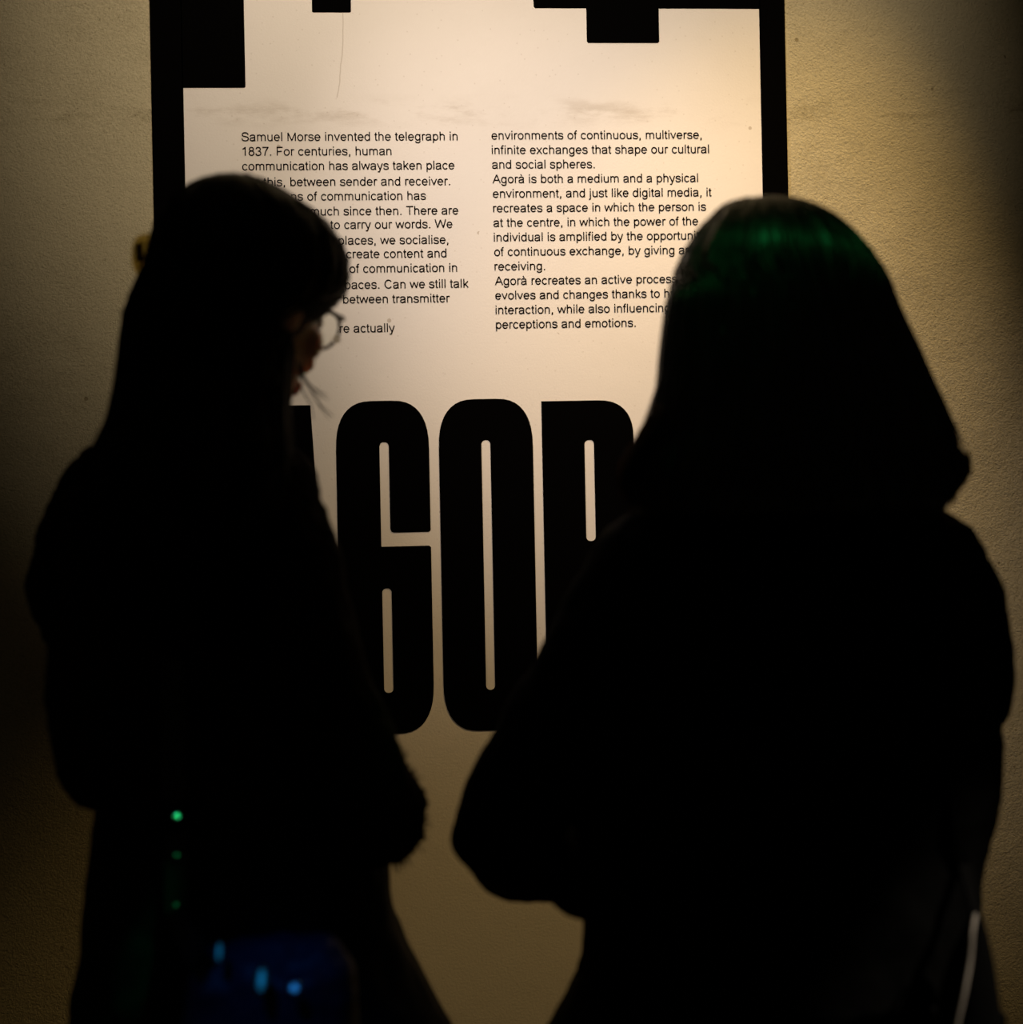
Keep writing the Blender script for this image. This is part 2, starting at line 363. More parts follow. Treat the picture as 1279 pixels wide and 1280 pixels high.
# the two text columns
# a grotesque drawn as pen strokes (units: 1/1000 em)
def ell(cx, cy, rx, ry, a0, a1, k=20):
    return [(cx + rx * math.cos(math.radians(a0 + (a1 - a0) * i / k)), cy + ry * math.sin(math.radians(a0 + (a1 - a0) * i / k))) for i in range(k + 1)]
def spl(*P, k=4):
    out = []
    for i in range(len(P) - 1):
        p0, p1, p2, p3 = P[max(i - 1, 0)], P[i], P[i + 1], P[min(i + 2, len(P) - 1)]
        for q in range(k):
            t = q / k
            out.append(tuple(.5 * (2 * p1[c] + (p2[c] - p0[c]) * t + (2 * p0[c] - 5 * p1[c] + 4 * p2[c] - p3[c]) * t * t + (3 * p1[c] - p0[c] - 3 * p2[c] + p3[c]) * t ** 3) for c in (0, 1)))
    return out + [P[-1]]
A_ = [spl((82, 365), (102, 430), (155, 475), (270, 488), (385, 470), (432, 420), (438, 340), (438, 110), (450, 45), (468, 0)), spl((438, 300), (360, 285), (240, 266), (140, 240), (88, 195), (80, 140), (102, 75), (160, 36), (240, 31), (330, 55), (405, 115), (438, 200))]
GL = {
 'a': (556, A_), 'à': (556, A_ + [[(205, 715), (300, 595)]]),
 'b': (556, [[(108, 716), (108, 0)], ell(292, 259, 186, 229, 0, 360)]), 'c': (500, [ell(268, 259, 192, 229, 34, 322)]),
 'd': (556, [[(448, 716), (448, 0)], ell(264, 259, 186, 229, 0, 360)]), 'e': (556, [[(78, 270)] + [(478, 270)] + ell(278, 259, 200, 229, 4, 324)]),
 'f': (278, [[(125, 0), (125, 570)] + spl((125, 570), (140, 640), (185, 682), (270, 682)), [(12, 484), (245, 484)]]),
 'g': (556, [[(446, 519), (446, 20)] + spl((446, 20), (436, -85), (380, -150), (268, -172), (165, -155), (110, -105), (96, -50)), ell(264, 262, 186, 226, 0, 360)]),
 'h': (556, [[(110, 716), (110, 0)], [(444, 0), (444, 330)] + ell(277, 330, 167, 158, 0, 175)]),
 'i': (222, [[(111, 519), (111, 0)], [(111, 716), (111, 615)]]), 'j': (222, [[(111, 519), (111, -90)] + spl((111, -90), (98, -150), (50, -172), (-20, -165)), [(111, 716), (111, 615)]]),
 'k': (500, [[(110, 716), (110, 0)], [(440, 519), (125, 205)], [(222, 300), (462, 0)]]), 'l': (222, [[(110, 716), (110, 0)]]),
 'm': (833, [[(110, 519), (110, 0)], [(416, 0), (416, 345)] + ell(263, 345, 153, 143, 0, 175), [(722, 0), (722, 345)] + ell(569, 345, 153, 143, 0, 175)]),
 'n': (556, [[(110, 519), (110, 0)], [(444, 0), (444, 330)] + ell(277, 330, 167, 158, 0, 175)]),
 'o': (556, [ell(278, 259, 202, 229, 0, 360)]), 'p': (556, [[(108, 519), (108, -199)], ell(292, 259, 186, 229, 0, 360)]),
 'r': (333, [[(109, 519), (109, 0)], spl((109, 290), (125, 400), (175, 468), (245, 487), (335, 462))]),
 's': (500, [spl((425, 370), (398, 440), (340, 480), (245, 488), (150, 472), (95, 430), (85, 380), (105, 325), (170, 293), (260, 270), (360, 243), (418, 200), (428, 145), (403, 80), (340, 41), (245, 31), (145, 44), (88, 88), (66, 155))]),
 't': (278, [[(126, 655), (126, 120)] + spl((126, 120), (138, 60), (180, 38), (258, 42)), [(18, 484), (252, 484)]]),
 'u': (556, [[(108, 519), (108, 190)] + ell(275, 190, 167, 158, 180, 355), [(444, 519), (444, 0)]]),
 'v': (500, [[(42, 519), (250, 30), (458, 519)]]), 'w': (722, [[(40, 519), (185, 30), (361, 490), (537, 30), (682, 519)]]),
 'x': (500, [[(45, 519), (455, 0)], [(455, 519), (45, 0)]]), 'y': (500, [[(42, 519), (255, 20)], [(460, 519), (250, -50)] + spl((250, -50), (215, -135), (170, -168), (70, -162))]),
 'S': (667, [spl((572, 500), (545, 590), (470, 655), (340, 675), (215, 660), (130, 600), (107, 525), (130, 450), (210, 405), (340, 373), (470, 340), (560, 280), (583, 195), (558, 115), (480, 55), (345, 32), (200, 55), (110, 125), (82, 235))]),
 'M': (833, [[(118, 0), (118, 670), (416, 30), (715, 670), (715, 0)]]), 'F': (611, [[(125, 716), (125, 0)], [(125, 672), (562, 672)], [(125, 350), (500, 350)]]),
 'T': (611, [[(305, 672), (305, 0)], [(22, 672), (590, 672)]]), 'W': (944, [[(38, 716), (238, 30), (472, 680), (706, 30), (906, 716)]]),
 'C': (722, [ell(376, 358, 284, 324, 40, 322)]), 'A': (667, [[(32, 0), (333, 695), (635, 0)], [(130, 250), (538, 250)]]),
 '1': (556, [[(330, 716), (330, 0)], spl((325, 690), (245, 600), (125, 535))]), '8': (556, [ell(278, 530, 160, 143, 0, 360), ell(278, 208, 194, 178, 0, 360)]),
 '3': (556, [spl((80, 180), (108, 85), (180, 38), (270, 30), (390, 60), (460, 130), (468, 215), (438, 300), (370, 350), (250, 368)), spl((250, 368), (370, 396), (424, 470), (428, 540), (388, 620), (320, 665), (255, 673), (160, 642), (112, 575), (98, 525))]),
 '7': (556, [[(52, 672), (505, 672)] + spl((505, 665), (370, 460), (270, 240), (225, 0))]), '.': (278, [[(139, 0), (139, 98)]]), ',': (278, [[(139, 98), (139, 0), (110, -110)]]), ' ': (278, [])}
def sharp_split(strokes):
    out = []
    for st in strokes:
        cur = [st[0]]
        for i in range(1, len(st)):
            cur.append(st[i])
            if i < len(st) - 1:
                d0 = Vector(st[i]) - Vector(st[i - 1]); d1 = Vector(st[i + 1]) - Vector(st[i])
                if d0.length > 60 and d1.length > 60 and d0.normalized().dot(d1.normalized()) < .2: out.append(cur); cur = [st[i]]
        out.append(cur)
    return out
PEN = 92
def text_mesh(s):
    """flat outline of a line of writing, one em = 1"""
    bm = bmesh.new(); x = 0; lo, hi = 1e9, -1e9
    for ch in s:
        adv, strokes = GL[ch]
        for st in sharp_split(strokes):
            P = [Vector((p[0] + x, p[1])) for p in st]; P = [p for i, p in enumerate(P) if i == 0 or (p - P[i - 1]).length > 1]
            h = (PEN + (12 if ch in '.,' else 0)) / 2; ring = (P[0] - P[-1]).length < 1 and len(P) > 6; n = len(P); rows = []
            for i, p in enumerate(P):
                a = P[i - 1] if i else (P[-2] if ring else p); b = P[i + 1] if i < n - 1 else (P[1] if ring else p)
                d0 = (p - a).normalized() if (p - a).length > .01 else (b - p).normalized(); d1 = (b - p).normalized() if (b - p).length > .01 else d0
                t = d0 + d1; t = t.normalized() if t.length > .1 else d0
                k = 1 / max(.35, t.dot(d1)); nn = Vector((-t.y, t.x)) * h * min(k, 1.7)
                rows.append((bm.verts.new((p.x + nn.x, p.y + nn.y, 0)), bm.verts.new((p.x - nn.x, p.y - nn.y, 0))))
                lo = min(lo, p.x + nn.x, p.x - nn.x); hi = max(hi, p.x + nn.x, p.x - nn.x)
            for (a, b), (c, d) in zip(rows[:-1], rows[1:]): bm.faces.new((a, b, d, c))
        x += adv
    bmesh.ops.scale(bm, vec=(.001, .001, .001), verts=bm.verts)
    me = bpy.data.meshes.new('t'); bm.to_mesh(me); bm.free()
    return me, lo * .001, hi * .001
SY = 15.4 * U
def text_column(name, lines):
    bm = bmesh.new(); sxs = []
    for s, L, R, by in lines:                       # full lines fix the letter width
        if L is not None and R is not None:
            me, a, b = text_mesh(s); sxs.append((wx(R, by) - wx(L, by)) / (b - a))
    smean = sum(sxs) / len(sxs)
    for s, L, R, by in lines:
        me, a, b = text_mesh(s)
        if L is not None and R is not None: sc = (wx(R, by) - wx(L, by)) / (b - a)
        else: sc = smean
        off = wx(L, by) - a * sc if L is not None else wx(R, by) - b * sc
        z = wz(L if L is not None else R, by)
        me.transform(Matrix(((sc, 0, 0, off), (0, 0, -1, VY), (0, SY, 0, z), (0, 0, 0, 1))))
        bm.from_mesh(me)
    print('letter width', smean / SY)
    return obj(name, bm, M['ink'], panel, False)
b1 = lambda k: 176.6 + 18.29 * k
z1 = lambda v: v / 3.997 + 280
text_column('text_column', [
    ('Samuel Morse invented the telegraph in', 302, 572.2, b1(0)), ('1837. For centuries, human', 303.2, 489.6, b1(1)),
    ('communication has always taken place', 302.8, 568.3, b1(2)), ('like this, between sender and receiver.', None, 562.8, b1(3)),
    ('means of communication has', None, 532.6, b1(4)), ('much since then. There are', None, 573.2, b1(5)),
    ('to carry our words. We', z1(532), 565.9, b1(6)), ('places, we socialise,', None, 560.6, b1(7)),
    ('create content and', z1(611), 558.3, b1(8)), ('of communication in', z1(627), 571.6, b1(9)),
    ('spaces. Can we still talk', None, 585.9, b1(10)), ('between transmitter', None, 562.6, b1(11)),
    ('re actually', None, 493.8, b1(13) + .6)])
b2 = lambda k: 174.6 + 18.18 * k
l2 = lambda k: 614.4 + 0.43 * k
text_column('text_column', [
    ('environments of continuous, multiverse,', l2(0), 877.2, b2(0)), ('infinite exchanges that shape our cultural', l2(1), 886.5, b2(1)),
    ('and social spheres.', l2(2), 743.6, b2(2)), ('Agorà is both a medium and a physical', l2(3), 872.8, b2(3)),
    ('environment, and just like digital media, it', l2(4), 889.6, b2(4)), ('recreates a space in which the person is', l2(5), 882.8, b2(5)),
    ('at the centre, in which the power of the', l2(6), 873, b2(6)), ('individual is amplified by the opportunity', l2(7), None, b2(7)),
    ('of continuous exchange, by giving and', l2(8), None, b2(8)), ('receiving.', l2(9), 681.5, b2(9)),
    ('Agorà recreates an active process', l2(10), None, b2(10)), ('evolves and changes thanks to human', l2(11), None, b2(11)),
    ('interaction, while also influencing', l2(12), None, b2(12)), ('perceptions and emotions.', l2(13), 794.8, b2(13))])

# ------------------------------------------------------------------ people
def head_shapes(bm, c, az, pitch, tilt=0, s=1.0):
    """a head with brow, nose, lips, chin and ears; returns its frame"""
    Rm = Matrix.Rotation(-az, 3, 'Z') @ Matrix.Rotation(-pitch, 3, 'X') @ Matrix.Rotation(tilt, 3, 'Y')
    P = lambda x, y, z: Vector(c) + Rm @ (Vector((x, y, z)) * s)
    E = lambda p, r: ellipsoid(bm, P(*p), [q * s for q in r], Rm)
    E((0, -.014, .035), (.073, .092, .084)); E((0, .012, -.02), (.066, .076, .085)); E((0, .028, -.065), (.048, .052, .046))
    E((0, .066, -.098), (.024, .020, .018)); E((0, .068, .03), (.048, .020, .016))
    for sx in (-1, 1):
        E((sx * .042, .052, -.03), (.022, .024, .024)); E((sx * .074, -.008, -.012), (.008, .020, .032)); E((sx * .014, .094, -.038), (.008, .010, .007))
    tube(bm, [P(0, .084, .022), P(0, .098, -.012), P(0, .106, -.034)], [.008 * s, .010 * s, .012 * s], 12)
    E((0, .088, -.066), (.021, .010, .006)); E((0, .086, -.075), (.018, .011, .006))
    return P, Rm
def hand_shapes(bm, wrist, fwd, up, side):
    """palm, four unequal bent fingers and a thumb leaving the side of the palm"""
    fwd = Vector(fwd).normalized(); up = Vector(up); up = (up - fwd * up.dot(fwd)).normalized(); sd = fwd.cross(up) * side
    A = lambda x, y, z: Vector(wrist) + sd * x + fwd * y + up * z
    for x in (-.026, -.009, .009, .026):
        tube(bm, [A(x * .7, -.01, 0), A(x, .045, .002), A(x * 1.08, .085, 0)], [.016, .0145, .0115], 12)
    L = {-.031: .052, -.0105: .066, .0105: .072, .031: .064}
    for x, l in L.items():
        tube(bm, [A(x, .078, 0), A(x * 1.06, .078 + l * .45, .001), A(x * 1.08, .078 + l * .75, -l * .24), A(x * 1.06, .078 + l * .82, -l * .55)], [.0095, .0088, .0080, .0070], 12)
    tube(bm, [A(.020, .012, -.004), A(.046, .036, -.012), A(.056, .062, -.022), A(.054, .086, -.030)], [.014, .0115, .0100, .0082], 12)
def foot_shapes(bm, ankle, az, shoe=False):
    f = Vector((math.sin(az), math.cos(az), 0)); s = Vector((f.y, -f.x, 0)); a = Vector((ankle[0], ankle[1], 0)); k = 1.0 if not shoe else 1.0
    g = .0 if not shoe else .009
    pts = [a - f * .05 + Vector((0, 0, .042)), a + f * .03 + Vector((0, 0, .048)), a + f * .11 + Vector((0, 0, .036)), a + f * .165 + Vector((0, 0, .030))]
    tube(bm, pts, [.032 + g, .036 + g, .036 + g * .8, .026 + g * .4], 16)
    tube(bm, [a + Vector((0, 0, .05)), a + Vector((0, 0, .13 if not shoe else .12))], [.036 + g, .036 + g], 16)
def shoe(name, ankle, az, parent):
    bm = bmesh.new(); foot_shapes(bm, ankle, az, True)
    o = fuse(name, bm, M['leather'], .006, 4, None, parent)
    for v in o.data.vertices: v.co.z = max(v.co.z, 0.016)
    bm = bmesh.new(); f = Vector((math.sin(az), math.cos(az), 0)); s = Vector((f.y, -f.x, 0)); rows = []
    for z in (0.0, .018):
        row = []
        for i in range(28):
            t = 2 * PI * i / 28; y = .125 * math.sin(t); x = (.043 + .006 * math.sin(t)) * math.cos(t)
            p = Vector((ankle[0], ankle[1], z)) + f * (.055 + y * 1.05) + s * x; row.append(bm.verts.new(p))
        rows.append(row)
    grid_faces(bm, rows, True); bm.faces.new(rows[0]); bm.faces.new(list(reversed(rows[1])))
    obj('sole', bm, M['leather'], o, False)
    return o

def interp(rings, py):
    ys = [r[0] for r in rings]
    return [float(np.interp(py, ys, [r[k] for r in rings])) for k in range(1, len(rings[0]))]
def hair_point(rings, py, phi, grow=1.0, add=0.0):
    if rings[0][0] == 247:      # a little room for the loose strands
        add -= .003
    L, R, Y, b = interp(rings, py)[:4]
    p, q = W(L, py, Y), W(R, py, Y); c = (p + q) / 2; a = (q - p).length / 2
    return c + Vector(((a * grow + add) * math.cos(phi), (b * grow + add) * math.sin(phi), 0))
def hair_mesh(bm, rings, face, gap, thick=.014, n=56, m=46):
    """thick curtain of hair; gap(py) = half opening angle around the face direction"""
    y0, y1 = rings[0][0], rings[-1][0]; outer, inner = [], []
    for j in range(m + 1):
        py = y0 + (y1 - y0) * (j / m) ** 1.15; gp = gap(py); ro, ri = [], []
        for i in range(n + 1):
            s = -1 + 2 * i / n; phi = face + PI + s * (PI - gp)
            rip = .0022 * math.sin(phi * 23 + math.sin(py * .02) * 2) + .0015 * math.sin(phi * 41)
            ro.append(bm.verts.new(hair_point(rings, py, phi, 1.0, rip)))
            L, R, Y, b = interp(rings, py)[:4]; am = (W(R, py, Y) - W(L, py, Y)).length / 2
            th = min(thick, .4 * min(am, b)); ri.append(bm.verts.new(hair_point(rings, py + (14 if j == 0 else 4), phi, 1.0, -th)))
        outer.append(ro); inner.append(ri)
    grid_faces(bm, outer, False); grid_faces(bm, [list(reversed(r)) for r in inner], False)
    for k in range(m):
        for a in (0, n):
            bm.faces.new((outer[k][a], outer[k + 1][a], inner[k + 1][a], inner[k][a]))
    for i in range(n):
        bm.faces.new((outer[m][i], outer[m][i + 1], inner[m][i + 1], inner[m][i]))
    try: bm.faces.new(outer[0][:-1]); bm.faces.new(list(reversed(inner[0][:-1])))
    except ValueError: pass
def strands(bm, rings, face, gap, count, rad, ylo, yhi, flare, seed, out=.004, steps=12, tip=30):
    rs = random.Random(seed); y0 = rings[0][0]
    for k in range(count):
        s = rs.uniform(-1, 1); start = y0 + rs.random() ** 1.5 * (yhi - y0) * .55; end = rs.uniform(ylo, yhi) + rs.uniform(0, tip)
        lift = rs.uniform(0, out); wob = rs.uniform(-.05, .05); ph = rs.uniform(0, 6.28); fl = rs.uniform(0, flare) * (1 if rs.random() < .8 else 1.8)
        pts = []
        for i in range(steps):
            t = i / (steps - 1); py = start + (end - start) * t
            phi = face + PI + s * (PI - gap(min(py, rings[-1][0]))) + wob * t + .035 * math.sin(ph + t * 5) * t
            pts.append(hair_point(rings, py, phi, 1.0, lift * min(1, t * 4) + .0008 + fl * max(0, (t - .72) / .28) ** 1.8))
        tube(bm, pts, [rad] * (steps - 2) + [rad * .8, rad * .35], 4, None, False, 1)

def ribbon(bm, pts, wid, thick, nrm):
    P = [Vector(p) for p in pts]; rows = []
    for i, p in enumerate(P):
        t = (P[min(i + 1, len(P) - 1)] - P[max(i - 1, 0)]).normalized(); nn = Vector(nrm); nn = (nn - t * nn.dot(t)).normalized(); s = t.cross(nn)
        rows.append([bm.verts.new(p + s * wid / 2 * a + nn * thick / 2 * b) for a, b in ((-1, -1), (1, -1), (1, 1), (-1, 1))])
    grid_faces(bm, rows, True); bm.faces.new(rows[0]); bm.faces.new(list(reversed(rows[-1])))
from mathutils.bvhtree import BVHTree
def laid(owner, names, pix, off):
    """points lying on the camera-facing side of the named garments, off metres proud of the cloth"""
    trees = []
    for o in owner.children:
        if o.name.split('.')[0] in names:
            trees.append(BVHTree.FromPolygons([v.co.copy() for v in o.data.vertices], [tuple(p.vertices) for p in o.data.polygons]))
    out = []
    for px, py in pix:
        best = None; p0 = W(px, py, .5); d = (W(px, py, 2.0) - p0).normalized()
        for t in trees:
            h = t.ray_cast(p0, d)
            if h[0] is not None and (best is None or h[3] < best[1]): best = (h[0], h[3])
        out.append(best[0] - d * off)
    return out
def facing_disc(bm, c, nrm, r, thick=.002, dome=.12, n=20, sx=1.0, sz=1.0):
    """a low-domed stud"""
    q = Vector(nrm).normalized().to_track_quat('Z', 'Y').to_matrix(); rows = []
    for f, z in ((1.0, -thick), (1.0, 0), (.7, dome * r * .5), (.3, dome * r * .9)):
        rows.append([bm.verts.new(Vector(c) + q @ Vector((r * f * sx * math.cos(2 * PI * i / n), r * f * sz * math.sin(2 * PI * i / n), z))) for i in range(n)])
    grid_faces(bm, rows, True); bm.faces.new(rows[0]); bm.faces.new(list(reversed(rows[-1])))
def half_vec(c, lamp):
    return ((lamp - c).normalized() + (Vector((0, 0, CZ)) - c).normalized()).normalized()

# ---- the woman on the left, long hair in a clip, glasses ------------------------------------------
Y1 = 1.58
AZ1 = math.radians(38)
pA = W(300, 400, Y1)
bm = bmesh.new()
headc = W(311, 377, Y1)
P1h, R1h = head_shapes(bm, headc, AZ1, math.radians(18), 0, 1.0)
tube(bm, [P1h(0, -.03, -.05), W(285, 520, Y1 - .01), W(265, 590, Y1)], [.052, .050, .062])
loft(bm, [rg(575, 190, 345, Y1, .06), rg(610, 120, 375, Y1, .075), rg(700, 110, 375, Y1, .09), rg(850, 115, 375, Y1, .085), rg(950, 130, 385, Y1, .085), rg(1060, 150, 440, Y1, .10), rg(1180, 150, 450, Y1, .11), rg(1230, 170, 440, Y1, .10)])
LA = [W(140, 612, 1.60), W(104, 690, 1.64), W(96, 752, 1.69), W(165, 860, 1.84), W(240, 925, 1.91)]
RA = [W(333, 612, 1.54), W(365, 720, 1.50), W(410, 890, 1.49), W(466, 1018, 1.52), W(420, 1010, 1.70), W(330, 965, 1.87)]
tube(bm, LA, [.042, .040, .036, .029, .024]); tube(bm, RA, [.042, .040, .036, .034, .030, .024])
hand_shapes(bm, LA[-1], LA[-1] - LA[-2] + Vector((.10, 0, 0)), (0, .7, .7), 1)
hand_shapes(bm, RA[-1], RA[-1] - RA[-2] + Vector((-.04, .05, 0)), (0, .7, .7), -1)
hipc = W(300, 1200, Y1)
feet1 = [Vector((hipc.x - .10, Y1 + .02, 0)), Vector((hipc.x + .10, Y1 - .02, 0))]
for sgn, ft in zip((-1, 1), feet1):
    tube(bm, [Vector((hipc.x + sgn * .075, Y1, .84)), Vector((hipc.x + sgn * .09, Y1 + .01, .46)), Vector((ft.x, ft.y, .10))], [.078, .050, .036]); foot_shapes(bm, ft, AZ1 * .7)
woman = fuse('person', bm, M['skin'], .004, 3)
tag(woman, 'person on the left with clipped long hair and round glasses, seen from behind', 'person')
for sx in (-1, 1):
    bm = bmesh.new(); ellipsoid(bm, P1h(sx * .030, .074, .004), (.0115,) * 3)
    e_ = obj('eye', bm, M['eye'], woman)
    bm = bmesh.new(); ellipsoid(bm, P1h(sx * .030, .0835, .002), (.0055, .0025, .0055), R1h); obj('iris', bm, M['iris'], e_)
# jacket
bm = bmesh.new()
loft(bm, [rg(538, 205, 345, Y1, .062), rg(560, 165, 360, Y1, .078), rg(582, 120, 375, Y1, .085), rg(610, 90, 385, Y1, .10), rg(660, 75, 392, Y1, .115), rg(740, 72, 398, Y1, .125), rg(800, 62, 405, Y1, .125), rg(880, 65, 415, Y1, .13), rg(940, 70, 432, Y1, .135), rg(968, 80, 440, Y1, .135), rg(990, 100, 440, Y1, .13)])
tube(bm, LA[:-1] + [LA[-2].lerp(LA[-1], .8)], [.054, .054, .052, .042, .036])
tube(bm, RA[:-1] + [RA[-2].lerp(RA[-1], .8)], [.054, .054, .053, .054, .044, .036])
rs = random.Random(3)
for k in range(46):      # knobbly fleece at the bent elbow
    a = rs.uniform(-1.0, 1.25); d = rs.uniform(-.9, .9); c = RA[3] + Vector((math.cos(a) * math.cos(d), -math.sin(d) * .8, math.sin(a))) * .053
    ellipsoid(bm, c, (rs.uniform(.005, .010),) * 3, None, 8, 6)
fz = bmesh.new(); rs = random.Random(9)
for k in range(300):
    a = rs.uniform(-1.1, 1.35); d = rs.uniform(-.8, .8); dr = Vector((math.cos(a) * math.cos(d), -math.sin(d) * .8, math.sin(a))); t_ = rs.uniform(0, .32) if a > .2 else 0
    c = RA[3].lerp(RA[2], t_) + dr * .052; q = dr + Vector((rs.uniform(-.6, .6), rs.uniform(-.6, .6), rs.uniform(-.6, .6))); l = rs.uniform(.004, .010)
    tube(fz, [c, c + q * l * .5, c + q * l + Vector((0, 0, rs.uniform(-.004, .004)))], [.0012, .0010, .0005], 4, None, False, 1)
for px, py, r in ((496, 955, .007), (503, 961, .008), (511, 969, .0075), (518, 975, .008), (527, 983, .0065), (533, 986, .005), (529, 1004, .006), (531, 1044, .006)): ellipsoid(bm, W(px - 2, py + 2, 1.515), (r,) * 3, None, 10, 8)
jacket = fuse('jacket', bm, M['fuzz'], .005, 3, [(.05, .016), (.012, .006)], woman)
obj('wool_fibres', fz, M['fuzz'], jacket)
bm = bmesh.new()
skr = [rg(955, 115, 430, Y1, .115), rg(1000, 117, 462, Y1, .125), rg(1085, 111, 487, Y1, .14), rg(1150, 104, 497, Y1, .15), (rg(1210, 96, 520, Y1, .16)), rg(1280, 85, 553, Y1, .17), rg(1400, 72, 585, Y1, .19), rg(1560, 60, 605, Y1, .21), rg(1720, 50, 620, Y1, .22)]
loft(bm, skr, 48)
fuse('skirt', bm, M['skirt'], .007, 2, [(.09, .022)], woman)
for ft in feet1: shoe('shoe', ft, AZ1 * .7, woman)
# hair
H1 = [(218, 284, 300, Y1, .006), (221, 268, 318, Y1, .030), (228, 248, 336, Y1 - .005, .052), (240, 229, 356, Y1 - .005, .070), (260, 208, 386, Y1 - .005, .088), (280, 197, 410, Y1, .100), (300, 190, 425, Y1, .106), (325, 187, 433, Y1, .110), (348, 184, 434, Y1, .112),
      (358, 172, 432, Y1, .112), (376, 164, 427, Y1, .110), (390, 159, 408, Y1, .106), (398, 158, 384, Y1, .104), (408, 157, 373, Y1 - .004, .102), (430, 155, 369, Y1 - .008, .098), (470, 149, 366, Y1 - .014, .094), (505, 145, 363, Y1 - .03, .094), (540, 132, 366, Y1 - .05, .10), (580, 108, 368, Y1 - .07, .105), (640, 112, 350, Y1 - .085, .10), (720, 130, 330, Y1 - .10, .085), (770, 150, 310, Y1 - .105, .07)]
FACE1 = math.radians(52)
def gap1(py): return 0.0 if py < 385 else min(1.0, (py - 385) / 14) * math.radians(64)
bm = bmesh.new(); hair_mesh(bm, H1, FACE1, gap1); strands(bm, H1, FACE1, gap1, 420, .0009, 640, 780, .006, 11)
# loose wisps below the chin
for (a, b, c, d) in (((372, 440, 1.57), (382, 474, 1.58), (394, 486, 1.60), (408, 493, 1.62)), ((370, 452, 1.57), (384, 480, 1.58), (397, 502, 1.60), (417, 521, 1.62)), ((371, 455, 1.57), (383, 478, 1.585), (399, 506, 1.60), (412, 523, 1.61)), ((369, 460, 1.58), (381, 477, 1.58), (391, 490, 1.6), (402, 500, 1.6)), ((371, 446, 1.57), (381, 473, 1.58), (396, 489, 1.6), (411, 500, 1.61)),
                     ((368, 430, 1.56), (372, 455, 1.56), (378, 470, 1.57), (386, 479, 1.58)), ((372, 470, 1.57), (378, 488, 1.58), (388, 505, 1.6), (392, 525, 1.6)), ((385, 394, 1.60), (382, 420, 1.59), (376, 450, 1.585), (374, 482, 1.58)), ((392, 392, 1.59), (388, 410, 1.58), (381, 430, 1.575), (378, 460, 1.57))):
    tube(bm, [W(*a), W(*b), W(*c), W(*d)], [.0011, .0011, .0008, .0004], 5, None, False)
hair = obj('hair', bm, M['hair'], woman)

# glasses
specs = empty('eyeglasses'); tag(specs, 'round thin-rimmed eyeglasses on the face of the person on the left', 'glasses')
lc = W(404.5, 413, 1.655); az = math.radians(33)
gR = Matrix.Rotation(-az, 3, 'Z') @ Matrix.Rotation(-math.radians(14), 3, 'X')
def ring_pts(c, r, n=36): return [c + gR @ Vector((r * math.cos(2 * PI * i / n), 0, r * math.sin(2 * PI * i / n))) for i in range(n)]
def torus(bm, c, r, rt, n=40):
    rows = []
    for i in range(n):
        a = 2 * PI * i / n; rad = gR @ Vector((math.cos(a), 0, math.sin(a))); ax = gR @ Vector((0, 1, 0))
        rows.append([bm.verts.new(c + rad * (r + rt * math.cos(2 * PI * k / 8)) + ax * rt * math.sin(2 * PI * k / 8)) for k in range(8)])
    grid_faces(bm, rows + [rows[0]], True)
RL = .0225
lens_c = [lc, lc - gR @ Vector((.066, 0, 0))]
bm = bmesh.new()
for c in lens_c: torus(bm, c, RL, .0021)
tube(bm, [lens_c[1] + gR @ Vector((RL, .001, .004)), (lens_c[0] + lens_c[1]) / 2 + gR @ Vector((0, .004, .007)), lens_c[0] + gR @ Vector((-RL, .001, .004))], .0013, 8)
for sx, c in ((1, lens_c[0]), (-1, lens_c[1])):
    tube(bm, [c + gR @ Vector((sx * RL * .9, 0, .0105)), c + gR @ Vector((sx * (RL + .005), -.001, .012)), c + gR @ Vector((sx * (RL + .007), -.008, .012))], .0022, 8)
obj('rim', bm, M['rim'], specs)
for sx, c in ((1, lens_c[0]), (-1, lens_c[1])):
    bm = bmesh.new(); e0 = c + gR @ Vector((sx * (RL + .007), -.008, .012))
    tube(bm, [e0, e0 + gR @ Vector((sx * -.002, -.05, .001)), e0 + gR @ Vector((sx * -.008, -.10, .002)), e0 + gR @ Vector((sx * -.012, -.125, -.012))], .0015, 8)
    obj('temple', bm, M['rim'], specs)
    bm = bmesh.new(); vs = [bm.verts.new(p) for p in ring_pts(c, RL)]; bm.faces.new(vs); obj('lens', bm, M['glass'], specs, False)
bm = bmesh.new(); sc_ = W(421, 424.3, 1.634); bm.faces.new([bm.verts.new(sc_ + Vector((.0046 * math.cos(2 * PI * k / 20), 0, .0046 * math.sin(2 * PI * k / 20)))) for k in range(20)]); obj('rim_glint', bm, M['rim_highlight'], specs)['label'] = 'tiny pale disc added as a glint at the rim'  # added pale disc, stands for a bright reflection on the rim

# claw clip
clip = empty('hair_clip'); tag(clip, 'amber translucent claw clip in the hair of the person on the left', 'hair clip')
for dy in (-.011, .011):
    bm = bmesh.new(); yc = Y1 - .02 + dy
    loop = [(200, 299), (186, 298), (176, 298), (169.5, 302), (167, 311), (166.5, 322), (167.5, 332), (171, 338), (178, 340), (188, 341), (200, 341)]
    tube(bm, [W(px + 4, py, yc) for px, py in loop], .0052, 10, (Vector((0, 1, 0)), .7))
    rows = [[W(px, py, yc - .0012) for px, py in ((172, 302), (172, 336))], [W(px, py, yc - .0012) for px, py in ((198, 302), (198, 336))]]
    box(bm, W(172, 336, yc) - Vector((0, .0012, 0)), W(198, 302, yc) + Vector((0, .0012, 0)))
    obj('jaw', bm, M['amber'], clip)
bm = bmesh.new(); tube(bm, [W(174, 309, Y1 - .02), W(174, 322, Y1 - .02)], .0046, 12); obj('hinge', bm, M['rim'], clip)

